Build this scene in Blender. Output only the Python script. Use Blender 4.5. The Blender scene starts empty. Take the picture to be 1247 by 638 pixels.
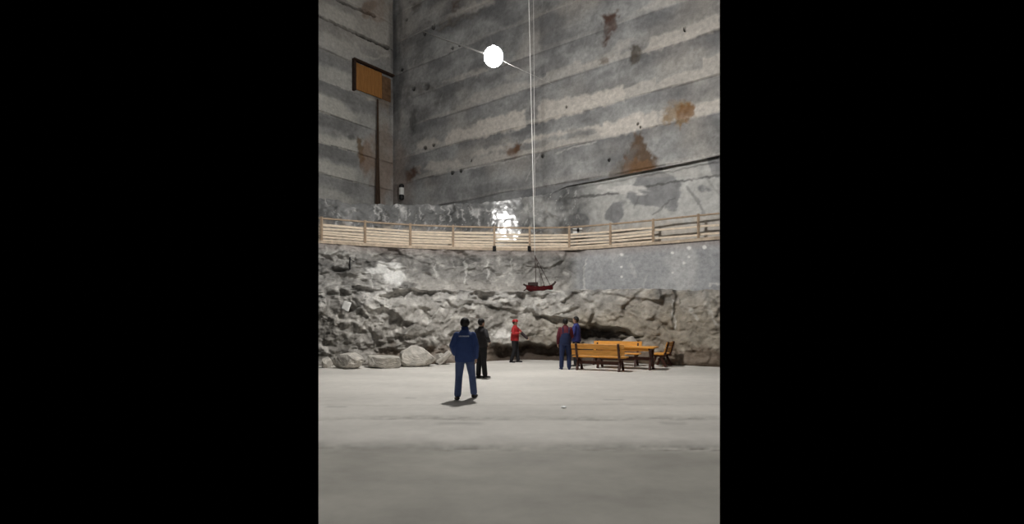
import bpy, bmesh, math, random
import numpy as np
from mathutils import Vector, Matrix

# ------------------------------------------------------------------ frame / camera constants
W, H = 1247, 638
F = 626.0                    # focal length in pixels of the 1247x638 frame
CX, HY = 623.5, 392.0        # principal column, horizon row
EYE = 1.6
SL, SR = (388 - CX) / F, (876.6 - CX) / F      # the part of the mine the photograph shows

def at(px, py, D):
    return Vector(((px - CX) / F * D, D, EYE + (HY - py) / F * D))
def ip(x, pts):
    a = np.array(pts, float)
    return np.interp(x, a[:, 0], a[:, 1])

sc = bpy.context.scene
COL = sc.collection

# ------------------------------------------------------------------ numpy noise
def _hash(ix, iy, iz, seed):
    h = (ix.astype(np.int64) * 374761393 + iy.astype(np.int64) * 668265263 + iz.astype(np.int64) * 2147483647 + seed * 974634777) & 0xFFFFFFFF
    h = ((h ^ (h >> 13)) * 1274126177) & 0xFFFFFFFF
    h = ((h ^ (h >> 16)) * 2246822519) & 0xFFFFFFFF
    return ((h ^ (h >> 15)) & 0xFFFFFF) / float(0xFFFFFF)
def noise2(x, y, seed=0):
    x, y = np.broadcast_arrays(np.asarray(x, float), np.asarray(y, float))
    ix, iy = np.floor(x), np.floor(y)
    fx, fy = x - ix, y - iy
    z = np.zeros_like(ix)
    def g(ox, oy):
        a = _hash(ix + ox, iy + oy, z, seed) * 2 * np.pi
        return np.cos(a) * (fx - ox) + np.sin(a) * (fy - oy)
    u, v = fx * fx * fx * (fx * (fx * 6 - 15) + 10), fy * fy * fy * (fy * (fy * 6 - 15) + 10)
    a = g(0, 0) * (1 - u) + g(1, 0) * u
    b = g(0, 1) * (1 - u) + g(1, 1) * u
    return (a * (1 - v) + b * v) * 1.5
def fbm(x, y, octs=4, seed=0, gain=.5):
    s, a, f = 0, 1, 1
    for k in range(octs):
        s = s + a * noise2(x * f, y * f, seed + k * 17)
        a *= gain; f *= 2.03
    return s
def ridged(x, y, octs=3, seed=0):
    s, a, f = 0, 1, 1
    for k in range(octs):
        s = s + a * (1 - np.abs(noise2(x * f, y * f, seed + k * 13)) * 2)
        a *= .5; f *= 2.1
    return s / 1.75
def facets(x, y, seed=0, tilt=1.0):
    """planar broken-rock facets: every cell of a jittered grid is a tilted plane"""
    x, y = np.broadcast_arrays(np.asarray(x, float), np.asarray(y, float))
    ix, iy = np.floor(x), np.floor(y)
    z = np.zeros_like(ix)
    best = np.full(x.shape, 1e9); out = np.zeros(x.shape)
    for ox in (-1, 0, 1):
        for oy in (-1, 0, 1):
            cx_, cy_ = ix + ox, iy + oy
            jx = cx_ + _hash(cx_, cy_, z, seed); jy = cy_ + _hash(cx_, cy_, z, seed + 5)
            d = (x - jx) ** 2 + (y - jy) ** 2
            val = (_hash(cx_, cy_, z, seed + 9) - .5) + tilt * ((_hash(cx_, cy_, z, seed + 11) - .5) * (x - jx) + (_hash(cx_, cy_, z, seed + 14) - .5) * (y - jy)) * 2
            m = d < best
            best = np.where(m, d, best); out = np.where(m, val, out)
    return out
def blur(a, k):
    ker = np.hanning(2 * k + 3)[1:-1]; ker /= ker.sum()
    for ax in (0, 1):
        p = np.pad(a, [(k, k) if i == ax else (0, 0) for i in (0, 1)], mode='edge')
        a = np.apply_along_axis(lambda v: np.convolve(v, ker, 'valid'), ax, p)
    return a
def sst(a, b, x):
    t = np.clip((x - a) / (b - a), 0, 1)
    return t * t * (3 - 2 * t)

# ------------------------------------------------------------------ materials
def new_mat(name):
    m = bpy.data.materials.new(name); m.use_nodes = True
    nt = m.node_tree; nt.nodes.clear()
    out = nt.nodes.new('ShaderNodeOutputMaterial'); b = nt.nodes.new('ShaderNodeBsdfPrincipled')
    nt.links.new(b.outputs[0], out.inputs[0])
    return m, nt, b
def simple(name, c, rough=.7, metal=0, var=.15, scale=8, stretch=(1, 1, 1), bump=.1, spec=.3):
    m, nt, b = new_mat(name)
    tc = nt.nodes.new('ShaderNodeTexCoord'); mp = nt.nodes.new('ShaderNodeMapping'); mp.inputs['Scale'].default_value = stretch
    nz = nt.nodes.new('ShaderNodeTexNoise'); nz.inputs['Scale'].default_value = scale; nz.inputs['Detail'].default_value = 4
    rp = nt.nodes.new('ShaderNodeValToRGB')
    rp.color_ramp.elements[0].position = .3; rp.color_ramp.elements[1].position = .7
    rp.color_ramp.elements[0].color = tuple(v * (1 - var) for v in c) + (1,)
    rp.color_ramp.elements[1].color = tuple(min(1, v * (1 + var)) for v in c) + (1,)
    bp = nt.nodes.new('ShaderNodeBump'); bp.inputs['Strength'].default_value = bump; bp.inputs['Distance'].default_value = .02
    L = nt.links.new
    L(tc.outputs['Object'], mp.inputs[0]); L(mp.outputs[0], nz.inputs['Vector']); L(nz.outputs['Fac'], rp.inputs[0])
    L(rp.outputs[0], b.inputs['Base Color']); L(nz.outputs['Fac'], bp.inputs['Height']); L(bp.outputs[0], b.inputs['Normal'])
    b.inputs['Roughness'].default_value = rough; b.inputs['Metallic'].default_value = metal
    b.inputs['Specular IOR Level'].default_value = spec
    return m
def rock_mat(name, fine=9.0, bump=.35, rough=.62, glaze=.12, dist=.05, spec=.35, var=.21):
    """salt rock: mineral colour from the mesh attribute, finer grain from noise, glazed salt where 'glz' is 1"""
    m, nt, b = new_mat(name)
    L = nt.links.new
    at_ = nt.nodes.new('ShaderNodeAttribute'); at_.attribute_name = 'Col'
    gl = nt.nodes.new('ShaderNodeAttribute'); gl.attribute_name = 'glz'
    tc = nt.nodes.new('ShaderNodeTexCoord')
    nz = nt.nodes.new('ShaderNodeTexNoise'); nz.inputs['Scale'].default_value = fine; nz.inputs['Detail'].default_value = 6; nz.inputs['Roughness'].default_value = .65
    mr = nt.nodes.new('ShaderNodeMapRange'); mr.inputs['From Min'].default_value = .3; mr.inputs['From Max'].default_value = .7
    mr.inputs['To Min'].default_value = 1 - var; mr.inputs['To Max'].default_value = 1 + var
    mx = nt.nodes.new('ShaderNodeVectorMath'); mx.operation = 'SCALE'
    bp = nt.nodes.new('ShaderNodeBump'); bp.inputs['Strength'].default_value = bump; bp.inputs['Distance'].default_value = dist
    rr = nt.nodes.new('ShaderNodeMapRange'); rr.inputs['To Min'].default_value = rough; rr.inputs['To Max'].default_value = glaze
    L(tc.outputs['Object'], nz.inputs['Vector']); L(nz.outputs['Fac'], mr.inputs['Value'])
    L(at_.outputs['Color'], mx.inputs[0]); L(mr.outputs[0], mx.inputs['Scale']); L(mx.outputs[0], b.inputs['Base Color'])
    L(nz.outputs['Fac'], bp.inputs['Height']); L(bp.outputs[0], b.inputs['Normal'])
    L(gl.outputs['Fac'], rr.inputs['Value']); L(rr.outputs[0], b.inputs['Roughness'])
    sp = nt.nodes.new('ShaderNodeMapRange'); sp.inputs['To Min'].default_value = .3; sp.inputs['To Max'].default_value = spec
    L(gl.outputs['Fac'], sp.inputs['Value']); L(sp.outputs[0], b.inputs['Specular IOR Level'])
    return m
def glow(name, c, s):
    m = bpy.data.materials.new(name); m.use_nodes = True; nt = m.node_tree; nt.nodes.clear()
    o = nt.nodes.new('ShaderNodeOutputMaterial'); e = nt.nodes.new('ShaderNodeEmission')
    e.inputs[0].default_value = c + (1,); e.inputs[1].default_value = s
    nt.links.new(e.outputs[0], o.inputs[0]); return m

M = dict(
    cut=rock_mat('cut_salt_wall', 5, .22, .6, .3, .05),
    rough=rock_mat('broken_salt_rock', 6, .5, .62, .25, .08),
    glaze=rock_mat('glazed_salt_rock', 3.2, .12, .5, .17, .02, .9),
    floor=rock_mat('salt_dust_floor', 5, .05, .8, .3, .02, .2, .05),
    boulder=simple('boulder_salt', (.47, .44, .395), .75, var=.3, scale=4, bump=.5),
    boulder_dark=simple('boulder_salt_grey', (.30, .29, .27), .75, var=.35, scale=4, bump=.5),
    rail=simple('pale_fence_wood', (.76, .64, .50), .7, var=.2, scale=5, stretch=(1, 1, 6)),
    post=simple('brown_fence_wood', (.40, .30, .21), .75, var=.2, scale=6),
    deck=simple('walkway_boards', (.55, .43, .31), .8, var=.2, scale=6),
    varnish=simple('orange_varnished_wood', (.72, .32, .045), .42, var=.15, scale=4, stretch=(1, 6, 6), spec=.5),
    darkwood=simple('dark_stained_wood', (.060, .022, .014), .5, var=.3, scale=8),
    hatch=simple('orange_hatch_boards', (.34, .155, .045), .8, var=.25, scale=3, stretch=(6, 1, .5)),
    brownwood=simple('old_brown_timber', (.055, .033, .021), .85, var=.4, scale=4, stretch=(4, 4, .6)),
    blackwood=simple('blackened_timber', (.04, .022, .015), .85, var=.3),
    black=simple('black_metal', (.012, .012, .013), .5),
    white=simple('white_panel', (.72, .71, .68), .6, var=.05),
    steel=simple('steel_cable', (.45, .45, .45), .5, metal=.3, var=.05),
    rope=simple('pale_rope', (.72, .71, .68), .8, var=.1, scale=30),
    boat=simple('dark_red_paint', (.12, .010, .013), .5, var=.3),
    boatdark=simple('dark_boat_timber', (.03, .014, .012), .6),
    skin=simple('skin', (.42, .25, .17), .55, var=.06, scale=20),
    hair=simple('black_hair', (.012, .010, .009), .6, var=.3, scale=60, stretch=(1, 1, .2)),
    eye=simple('eye_dark', (.03, .02, .02), .2),
    blue=simple('blue_jacket_cloth', (.030, .057, .175), .75, var=.12),
    blue2=simple('blue_trouser_cloth', (.070, .098, .205), .8, var=.12),
    royal=simple('royal_blue_cloth', (.028, .036, .160), .75, var=.12),
    navy=simple('navy_cloth', (.018, .028, .080), .8, var=.12),
    charcoal=simple('charcoal_cloth', (.022, .020, .022), .8, var=.2),
    darkcloth=simple('black_cloth', (.012, .012, .014), .8, var=.2),
    red=simple('red_jacket_cloth', (.36, .020, .022), .7, var=.12),
    maroon=simple('maroon_cloth', (.110, .018, .028), .8, var=.12),
    shoe=simple('dark_shoe', (.020, .019, .019), .6),
    glove=simple('dark_glove', (.03, .02, .022), .7),
    reflect=simple('pale_reflective_band', (.62, .58, .52), .5, var=.05),
    letter=simple('white_print', (.62, .66, .76), .6, var=.03),
    orange=simple('orange_piping', (.45, .17, .06), .7, var=.05),
    helmet=simple('red_helmet_shell', (.34, .02, .022), .35, var=.05),
    globe=glow('lamp_globe_glow', (1.0, .98, .945), 1120.0),
)

# ------------------------------------------------------------------ object helpers
def link(o, parent=None):
    COL.objects.link(o)
    if parent: o.parent = parent
    return o
def tag(o, label, cat, group=None):
    o['label'] = label; o['category'] = cat
    if group: o['group'] = group
    return o
def thing(name, label, cat, loc=(0, 0, 0), rz=0, group=None):
    o = bpy.data.objects.new(name, None); o.empty_display_size = .2
    link(o); o.location = loc; o.rotation_euler = (0, 0, rz)
    return tag(o, label, cat, group)
def obj(name, bm, mat, parent=None, smooth=False):
    me = bpy.data.meshes.new(name)
    if isinstance(bm, bpy.types.Mesh): me = bm; me.name = name
    else:
        bmesh.ops.recalc_face_normals(bm, faces=bm.faces[:]); bm.to_mesh(me); bm.free()
    me.materials.clear(); me.materials.append(mat)
    if smooth: me.polygons.foreach_set('use_smooth', [True] * len(me.polygons))
    return link(bpy.data.objects.new(name, me), parent)
def box(bm, c, s, rot=None, bev=.006):
    r = bmesh.ops.create_cube(bm, size=1)
    vs = r['verts']
    bmesh.ops.scale(bm, vec=s, verts=vs)
    if bev and min(s) > bev * 2.5:
        es = list({e for v in vs for e in v.link_edges})
        g = bmesh.ops.bevel(bm, geom=es, offset=bev, segments=1, affect='EDGES')
        vs = list({v for f in g['faces'] for v in f.verts} | {v for v in vs if v.is_valid})
    if rot is not None: bmesh.ops.rotate(bm, cent=(0, 0, 0), matrix=rot, verts=vs)
    bmesh.ops.translate(bm, vec=c, verts=vs)
    return vs
def beam(bm, a, b, w, t, up=(0, 0, 1), bev=.006):
    """a squared timber from a to b; w across, t along 'up'"""
    a, b = Vector(a), Vector(b); d = b - a; L = d.length; d.normalize()
    up = Vector(up); x = d.cross(up)
    if x.length < 1e-4: x = d.cross(Vector((1, 0, 0)))
    x.normalize(); z = x.cross(d)
    R = Matrix((x, d, z)).transposed()
    return box(bm, (a + b) / 2, (w, L, t), R, bev)
def tube(bm, pts, rad, n=10, cap=True, flat=None):
    """ring tube through points; rad is one radius or a list of (rx, ry) / r"""
    pts = [Vector(p) for p in pts]; k = len(pts)
    if not isinstance(rad, (list, tuple)): rad = [rad] * k
    rings = []; ref = None
    for i, p in enumerate(pts):
        d = (pts[min(i + 1, k - 1)] - pts[max(i - 1, 0)])
        d = d.normalized() if d.length > 1e-9 else Vector((0, 0, 1))
        if ref is None:
            ref = Vector((1, 0, 0)) if abs(d.x) < .8 else Vector((0, 1, 0))
        x = (ref - d * ref.dot(d)).normalized(); y = d.cross(x); ref = x
        r = rad[i]; rx, ry = r if isinstance(r, (list, tuple)) else (r, r)
        rings.append([bm.verts.new(p + x * math.cos(t * 2 * math.pi / n) * rx + y * math.sin(t * 2 * math.pi / n) * ry) for t in range(n)])
    for i in range(k - 1):
        for t in range(n):
            bm.faces.new((rings[i][t], rings[i][(t + 1) % n], rings[i + 1][(t + 1) % n], rings[i + 1][t]))
    if cap:
        bm.faces.new(list(reversed(rings[0]))); bm.faces.new(rings[-1])
def blob(bm, c, r, sub=3, rot=None):
    g = bmesh.ops.create_icosphere(bm, subdivisions=sub, radius=1)
    bmesh.ops.scale(bm, vec=r if isinstance(r, (tuple, list, Vector)) else (r, r, r), verts=g['verts'])
    if rot is not None: bmesh.ops.rotate(bm, cent=(0, 0, 0), matrix=rot, verts=g['verts'])
    bmesh.ops.translate(bm, vec=c, verts=g['verts'])
    return g['verts']
def grid_obj(name, P, Ccol, glz, mat, smooth=False):
    """P: (rows, cols, 3)"""
    r, c = P.shape[:2]
    me = bpy.data.meshes.new(name)
    i = np.arange(r * c).reshape(r, c)
    q = np.stack([i[:-1, :-1], i[:-1, 1:], i[1:, 1:], i[1:, :-1]], -1).reshape(-1, 4)
    me.vertices.add(r * c); me.vertices.foreach_set('co', P.reshape(-1).astype(np.float32))
    me.loops.add(q.size); me.loops.foreach_set('vertex_index', q.reshape(-1).astype(np.int32))
    me.polygons.add(len(q)); me.polygons.foreach_set('loop_start', (np.arange(len(q)) * 4).astype(np.int32))
    me.polygons.foreach_set('use_smooth', np.full(len(q), bool(smooth)))
    me.update(calc_edges=True); me.validate()
    a = me.color_attributes.new('Col', 'FLOAT_COLOR', 'POINT')
    rgba = np.ones((r * c, 4), np.float32); rgba[:, :3] = np.clip(Ccol.reshape(-1, 3), 0, 1)
    a.data.foreach_set('color', rgba.reshape(-1))
    g = me.attributes.new('glz', 'FLOAT', 'POINT'); g.data.foreach_set('value', glz.reshape(-1).astype(np.float32))
    me.materials.append(mat)
    o = bpy.data.objects.new(name, me); link(o); o['kind'] = 'structure'
    return o
def mixc(C, col, a):
    a = np.clip(a, 0, 1)[..., None]
    return C * (1 - a) + np.array(col) * a
def spot(px, py, cx, cy, rx, ry, seed=0, warp=.35, soft=.35, ang=0):
    """irregular mineral stain around a point of the wall"""
    ca, sa = math.cos(ang), math.sin(ang)
    dx, dy = px - cx, py - cy
    u, v = (dx * ca + dy * sa) / rx, (-dx * sa + dy * ca) / ry
    d = np.sqrt(u * u + v * v) + warp * fbm(px / (rx * .8 + 3), py / (ry * .8 + 3), 3, seed)
    return 1 - sst(1 - soft, 1 + soft, d)
def poly_mask(px, py, pts, soft=2.0, seed=0, warp=3.0):
    """soft inside-mask of a stain outline"""
    wx = px + warp * fbm(px / 9, py / 9, 3, seed); wy = py + warp * fbm(px / 9, py / 9, 3, seed + 50)
    inside = np.zeros(px.shape, bool); dist = np.full(px.shape, 1e9)
    n = len(pts)
    for i in range(n):
        x1, y1 = pts[i]; x2, y2 = pts[(i + 1) % n]
        cond = ((y1 > wy) != (y2 > wy))
        with np.errstate(divide='ignore', invalid='ignore'):
            xi = (x2 - x1) * (wy - y1) / ((y2 - y1) if y2 != y1 else 1e-9) + x1
        inside ^= cond & (wx < xi)
        t = np.clip(((wx - x1) * (x2 - x1) + (wy - y1) * (y2 - y1)) / ((x2 - x1) ** 2 + (y2 - y1) ** 2 + 1e-9), 0, 1)
        dist = np.minimum(dist, np.hypot(wx - x1 - t * (x2 - x1), wy - y1 - t * (y2 - y1)))
    sd = np.where(inside, dist, -dist)
    return sst(-soft, soft, sd)
def line_mask(px, py, pts, w=1.2, seed=0, warp=1.5):
    wx = px + warp * fbm(px / 7, py / 7, 2, seed); wy = py + warp * fbm(px / 7, py / 7, 2, seed + 31)
    dist = np.full(px.shape, 1e9)
    for (x1, y1), (x2, y2) in zip(pts[:-1], pts[1:]):
        t = np.clip(((wx - x1) * (x2 - x1) + (wy - y1) * (y2 - y1)) / ((x2 - x1) ** 2 + (y2 - y1) ** 2 + 1e-9), 0, 1)
        dist = np.minimum(dist, np.hypot(wx - x1 - t * (x2 - x1), wy - y1 - t * (y2 - y1)))
    return 1 - sst(w * .5, w * 1.3, dist)

# ------------------------------------------------------------------ plan of the chamber
D_BASE = [(380, 18.5), (450, 18.7), (500, 19.1), (545, 19.9), (585, 20.6), (610, 21.0), (650, 21.5), (700, 21.3), (760, 20.2), (820, 19.1), (880, 18.2)]
D_FENCE = [(380, 23.9), (445, 25.0), (500, 25.8), (552, 26.2), (602, 26.5), (645, 26.65), (693, 26.5), (743, 25.6), (795, 24.6), (850, 23.5), (880, 22.9)]
ZDECK = 5.4
PXS = np.linspace(387.9, 876.6, 470)
S = (PXS - CX) / F
def smooth1(a, k=9):
    p = np.pad(a, k, mode='edge'); ker = np.hanning(2 * k + 1); ker /= ker.sum()
    return np.convolve(p, ker, 'valid')
DB = smooth1(ip(PXS, D_BASE), 22); DF = smooth1(ip(PXS, D_FENCE), 22)
ARC = np.concatenate([[0], np.cumsum(np.hypot(np.diff(S * DF), np.diff(DF)))])
def DFat(px): return float(np.interp(px, PXS, DF))

# ------------------------------------------------------------------ FLOOR
def build_floor():
    Dg = np.concatenate([np.geomspace(.6, 8, 150), np.linspace(8, 23.2, 150)[1:]])
    px = np.linspace(387.9, 876.6, 300); s = (px - CX) / F
    Dm, Sm = np.meshgrid(Dg, s, indexing='ij')
    X = Sm * Dm
    Z = .02 * fbm(X * .35, Dm * .35, 3, 3) + .0025 * fbm(X * 2, Dm * 2, 3, 8)
    ruts = np.zeros_like(X); edge = np.zeros_like(X)
    for (yc, w, dep, sd) in ((8.55, .16, .03, 1), (6.62, .22, .035, 2), (9.9, .08, .012, 3)):
        c = yc + .10 * noise2(X * .4, X * 0, sd) + .05 * noise2(X * 1.7, X * 0, sd + 7)
        g = np.exp(-((Dm - c) / w) ** 2) * np.clip(.75 + .5 * fbm(X * .9, Dm * .5, 2, sd + 20), .15, 1.2)
        Z -= dep * .8 * g; ruts = np.maximum(ruts, g * (1, .8, 1, .4)[sd])
    patch = np.exp(-((X - .2) / 3) ** 2)
    base = np.ones(X.shape + (3,)) * np.array((.57, .545, .505))
    n = fbm(X * .25, Dm * .6, 4, 11)
    C = base * (1 + .12 * n[..., None] + .03 * fbm(X * 3, Dm * 3, 3, 15)[..., None])
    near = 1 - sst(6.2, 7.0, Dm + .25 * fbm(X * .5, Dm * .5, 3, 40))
    C = mixc(C, (.36, .345, .305), near * .85)                              # darker, browner near zone
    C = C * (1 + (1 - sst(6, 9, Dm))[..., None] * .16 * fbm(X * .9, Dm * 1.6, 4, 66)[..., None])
    C = mixc(C, (.22, .21, .185), ruts * (.55 + .5 * fbm(X * 5, Dm * 9, 3, 61)))
    for (px_, py_, l) in ((410, 495, 22), (500, 484, 12), (747, 487, 22), (560, 516, 50), (820, 515, 30)):
        p = at(px_, py_, F * EYE / (py_ - HY)); hw = l * p.y / F / 2
        C = mixc(C, (.27, .26, .24), np.exp(-((Dm - p.y - .05 * noise2(X * 2, X * 0, int(px_))) / .09) ** 2) * sst(hw * 1.4, hw * .8, np.abs(X - p.x)) * .5)
    far = sst(16.0, 19.0, Dm)
    P = np.stack([X, Dm, Z], -1)
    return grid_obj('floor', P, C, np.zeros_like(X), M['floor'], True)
floor = build_floor()

# ------------------------------------------------------------------ LOWER WALL: two broken rock tiers with a ledge
LEDGE_Y = [(380, 348), (440, 347), (500, 351), (560, 354), (640, 355), (700, 353), (760, 352), (880, 353)]
def lower_arrays():
    nA, nB, nC = 120, 16, 105
    px = PXS[None, :]; s = S[None, :]
    arc = ARC[None, :] * .85
    D1 = DB + .9                                           # ledge lip
    ZL = EYE + (HY - smooth1(ip(PXS, LEDGE_Y), 10)) / F * D1
    D2 = DF - ip(PXS, [(380, 1.5), (640, 1.5), (690, .9), (720, .35), (880, .35)])
    rough2 = 1 - sst(672, 712, px)
    # --- tier 1
    t = np.linspace(0, 1, nA)[:, None]
    z = -.12 + t * (ZL + .12)
    D = DB + .9 * t ** 1.3
    v = z
    wob = .35 * fbm(arc * .5, v * .5, 2, 70)
    left = 1 - sst(640, 760, px)
    disp = (.42 * facets(arc * .55 + wob, v * .75 + .3 * arc * .5, 5, .9) + .24 * facets(arc * 1.4 + wob, v * 1.8 + wob, 9, .9)
            + .10 * facets(arc * 3.6, v * 4.2 + wob, 12, .9) + .16 * fbm(arc * .8, v * 1.2, 4, 20) + .03 * fbm(arc * 7, v * 7, 2, 25))
    disp = blur(disp, 2) + .9 * (blur(.10 * facets(arc * 3.2, v * 3.8 + wob, 12, .9), 1)) + .05 * facets(arc * 6.5, v * 7 + wob, 13, .9) + .06 * fbm(arc * 2.2, v * 2.6, 4, 26)
    disp *= (.62 + .38 * left) * .8
    py = HY - (z - EYE) / D * F
    pxx = px + 0 * z
    rec = np.zeros_like(z)
    def pit(cx, cy, rx, ry, dep, ang=0, sd=0):
        return (dep if dep > 1 else dep * .6) * spot(pxx, py, cx, cy, rx, ry, sd, .6, .7, ang)
    rec += pit(500, 360, 26, 9, .75, -.15, 1) + pit(590, 366, 18, 8, .6, .2, 2) + pit(732, 409, 30, 9, 1.1, .12, 3)
    rec += pit(480, 428, 38, 10, .5, 0, 4) + pit(425, 356, 24, 5, .45, -.1, 5) + pit(640, 360, 26, 4, .35, 0, 6)
    rec += pit(545, 357, 20, 5, .4, 0, 7) + pit(700, 362, 14, 4, .35, -.5, 8) + pit(455, 385, 14, 7, .35, -.6, 11)
    rec += pit(823, 385, 3, 18, .25, 0, 9) + pit(570, 390, 14, 10, .3, 0, 10) + pit(662, 378, 14, 9, .3, 0, 12)
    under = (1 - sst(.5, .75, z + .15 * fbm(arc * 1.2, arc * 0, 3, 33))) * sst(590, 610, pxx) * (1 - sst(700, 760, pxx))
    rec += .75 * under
    rec += -.25 * (1 - sst(0, .35, z)) * (1 - under)         # scree skirt at the foot
    DA = D + (disp + rec) * sst(-.1, .25, z) * .9 + .0
    zA = z + .05 * fbm(arc * 2, v * 2, 2, 44) * (t > 0)
    # --- ledge
    t2 = np.linspace(0, 1, nB + 2)[1:-1, None]
    DAt, zAt = DA[-1], zA[-1]
    DB_ = DAt * (1 - t2) + D2 * t2
    zB = zAt * (1 - t2) + (ZL + .12) * t2 + .10 * fbm(arc * 1.5, t2 * 3, 3, 50) * np.sin(np.pi * t2)
    # --- tier 2
    t3 = np.linspace(0, 1, nC)[:, None]
    zC0 = (ZL + .12) + t3 * (ZDECK - .06 - ZL - .12)
    lean = DF - .12 - D2
    Dc = D2 + lean * t3 ** ip(PXS, [(380, .9), (880, 1)])
    wob3 = .35 * fbm(arc * .6, zC0 * .6, 2, 71)
    dsp = (.40 * facets(arc * .6 + wob3, zC0 * .9 + .4 * arc * .5, 105, .9) + .26 * facets(arc * 1.6 + wob3, zC0 * 2.0 - .5 * arc, 109, .9)
           + .11 * facets(arc * 4, zC0 * 4.4 + wob3, 112, .9) + .03 * fbm(arc * 7, zC0 * 7, 2, 125))
    dsp = (blur(dsp, 2) + .9 * blur(.11 * facets(arc * 3.5, zC0 * 4 + wob3, 112, .9), 1) + .05 * facets(arc * 7, zC0 * 7 + wob3, 113, .9) + .06 * fbm(arc * 2.2, zC0 * 2.6, 4, 126)) * .8
    dsp_s = .05 * fbm(arc * .5, zC0 * .7, 3, 130) + .012 * fbm(arc * 3, zC0 * 3, 2, 131)
    dd = dsp * rough2 + dsp_s * (1 - rough2)
    pyC = HY - (zC0 - EYE) / Dc * F
    pc = px + 0 * zC0
    r2 = np.zeros_like(zC0)
    for a in ((412, 316, 14, 6, .7, 0, 21), (420, 338, 24, 7, .7, .1, 22), (566, 313, 10, 5, .5, .5, 23), (577, 322, 9, 7, .4, .6, 24), (612, 322, 9, 8, .4, .7, 25), (470, 312, 22, 3, .4, -.2, 26), (645, 330, 12, 9, .4, -.6, 27), (520, 318, 14, 6, .35, .4, 28)):
        r2 += .6 * a[4] * spot(pc, pyC, a[0], a[1], a[2], a[3], a[6], .6, .7, a[5])
    slopeout = .0
    DC = Dc + (dd * .85 + r2) * sst(0, .06, t3) * (1 - sst(.9, 1, t3)) + slopeout
    # right hand smooth block: rounded vertical edge at px 712
    DC += .25 * (1 - rough2) * (1 - sst(703, 714, pc)) * sst(.0, .1, t3)
    zC = zC0 + .04 * fbm(arc * 2, zC0 * 2, 2, 46) * np.sin(np.pi * t3)
    DD = np.vstack([DA, DB_, DC]); Z = np.vstack([zA, zB + 0 * DB_, zC])
    tier = np.vstack([np.zeros_like(DA), np.full_like(DB_, 1.), np.full_like(DC, 2.)])
    return DD, Z, tier, under
LD, LZ, LT, LU = lower_arrays()
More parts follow.
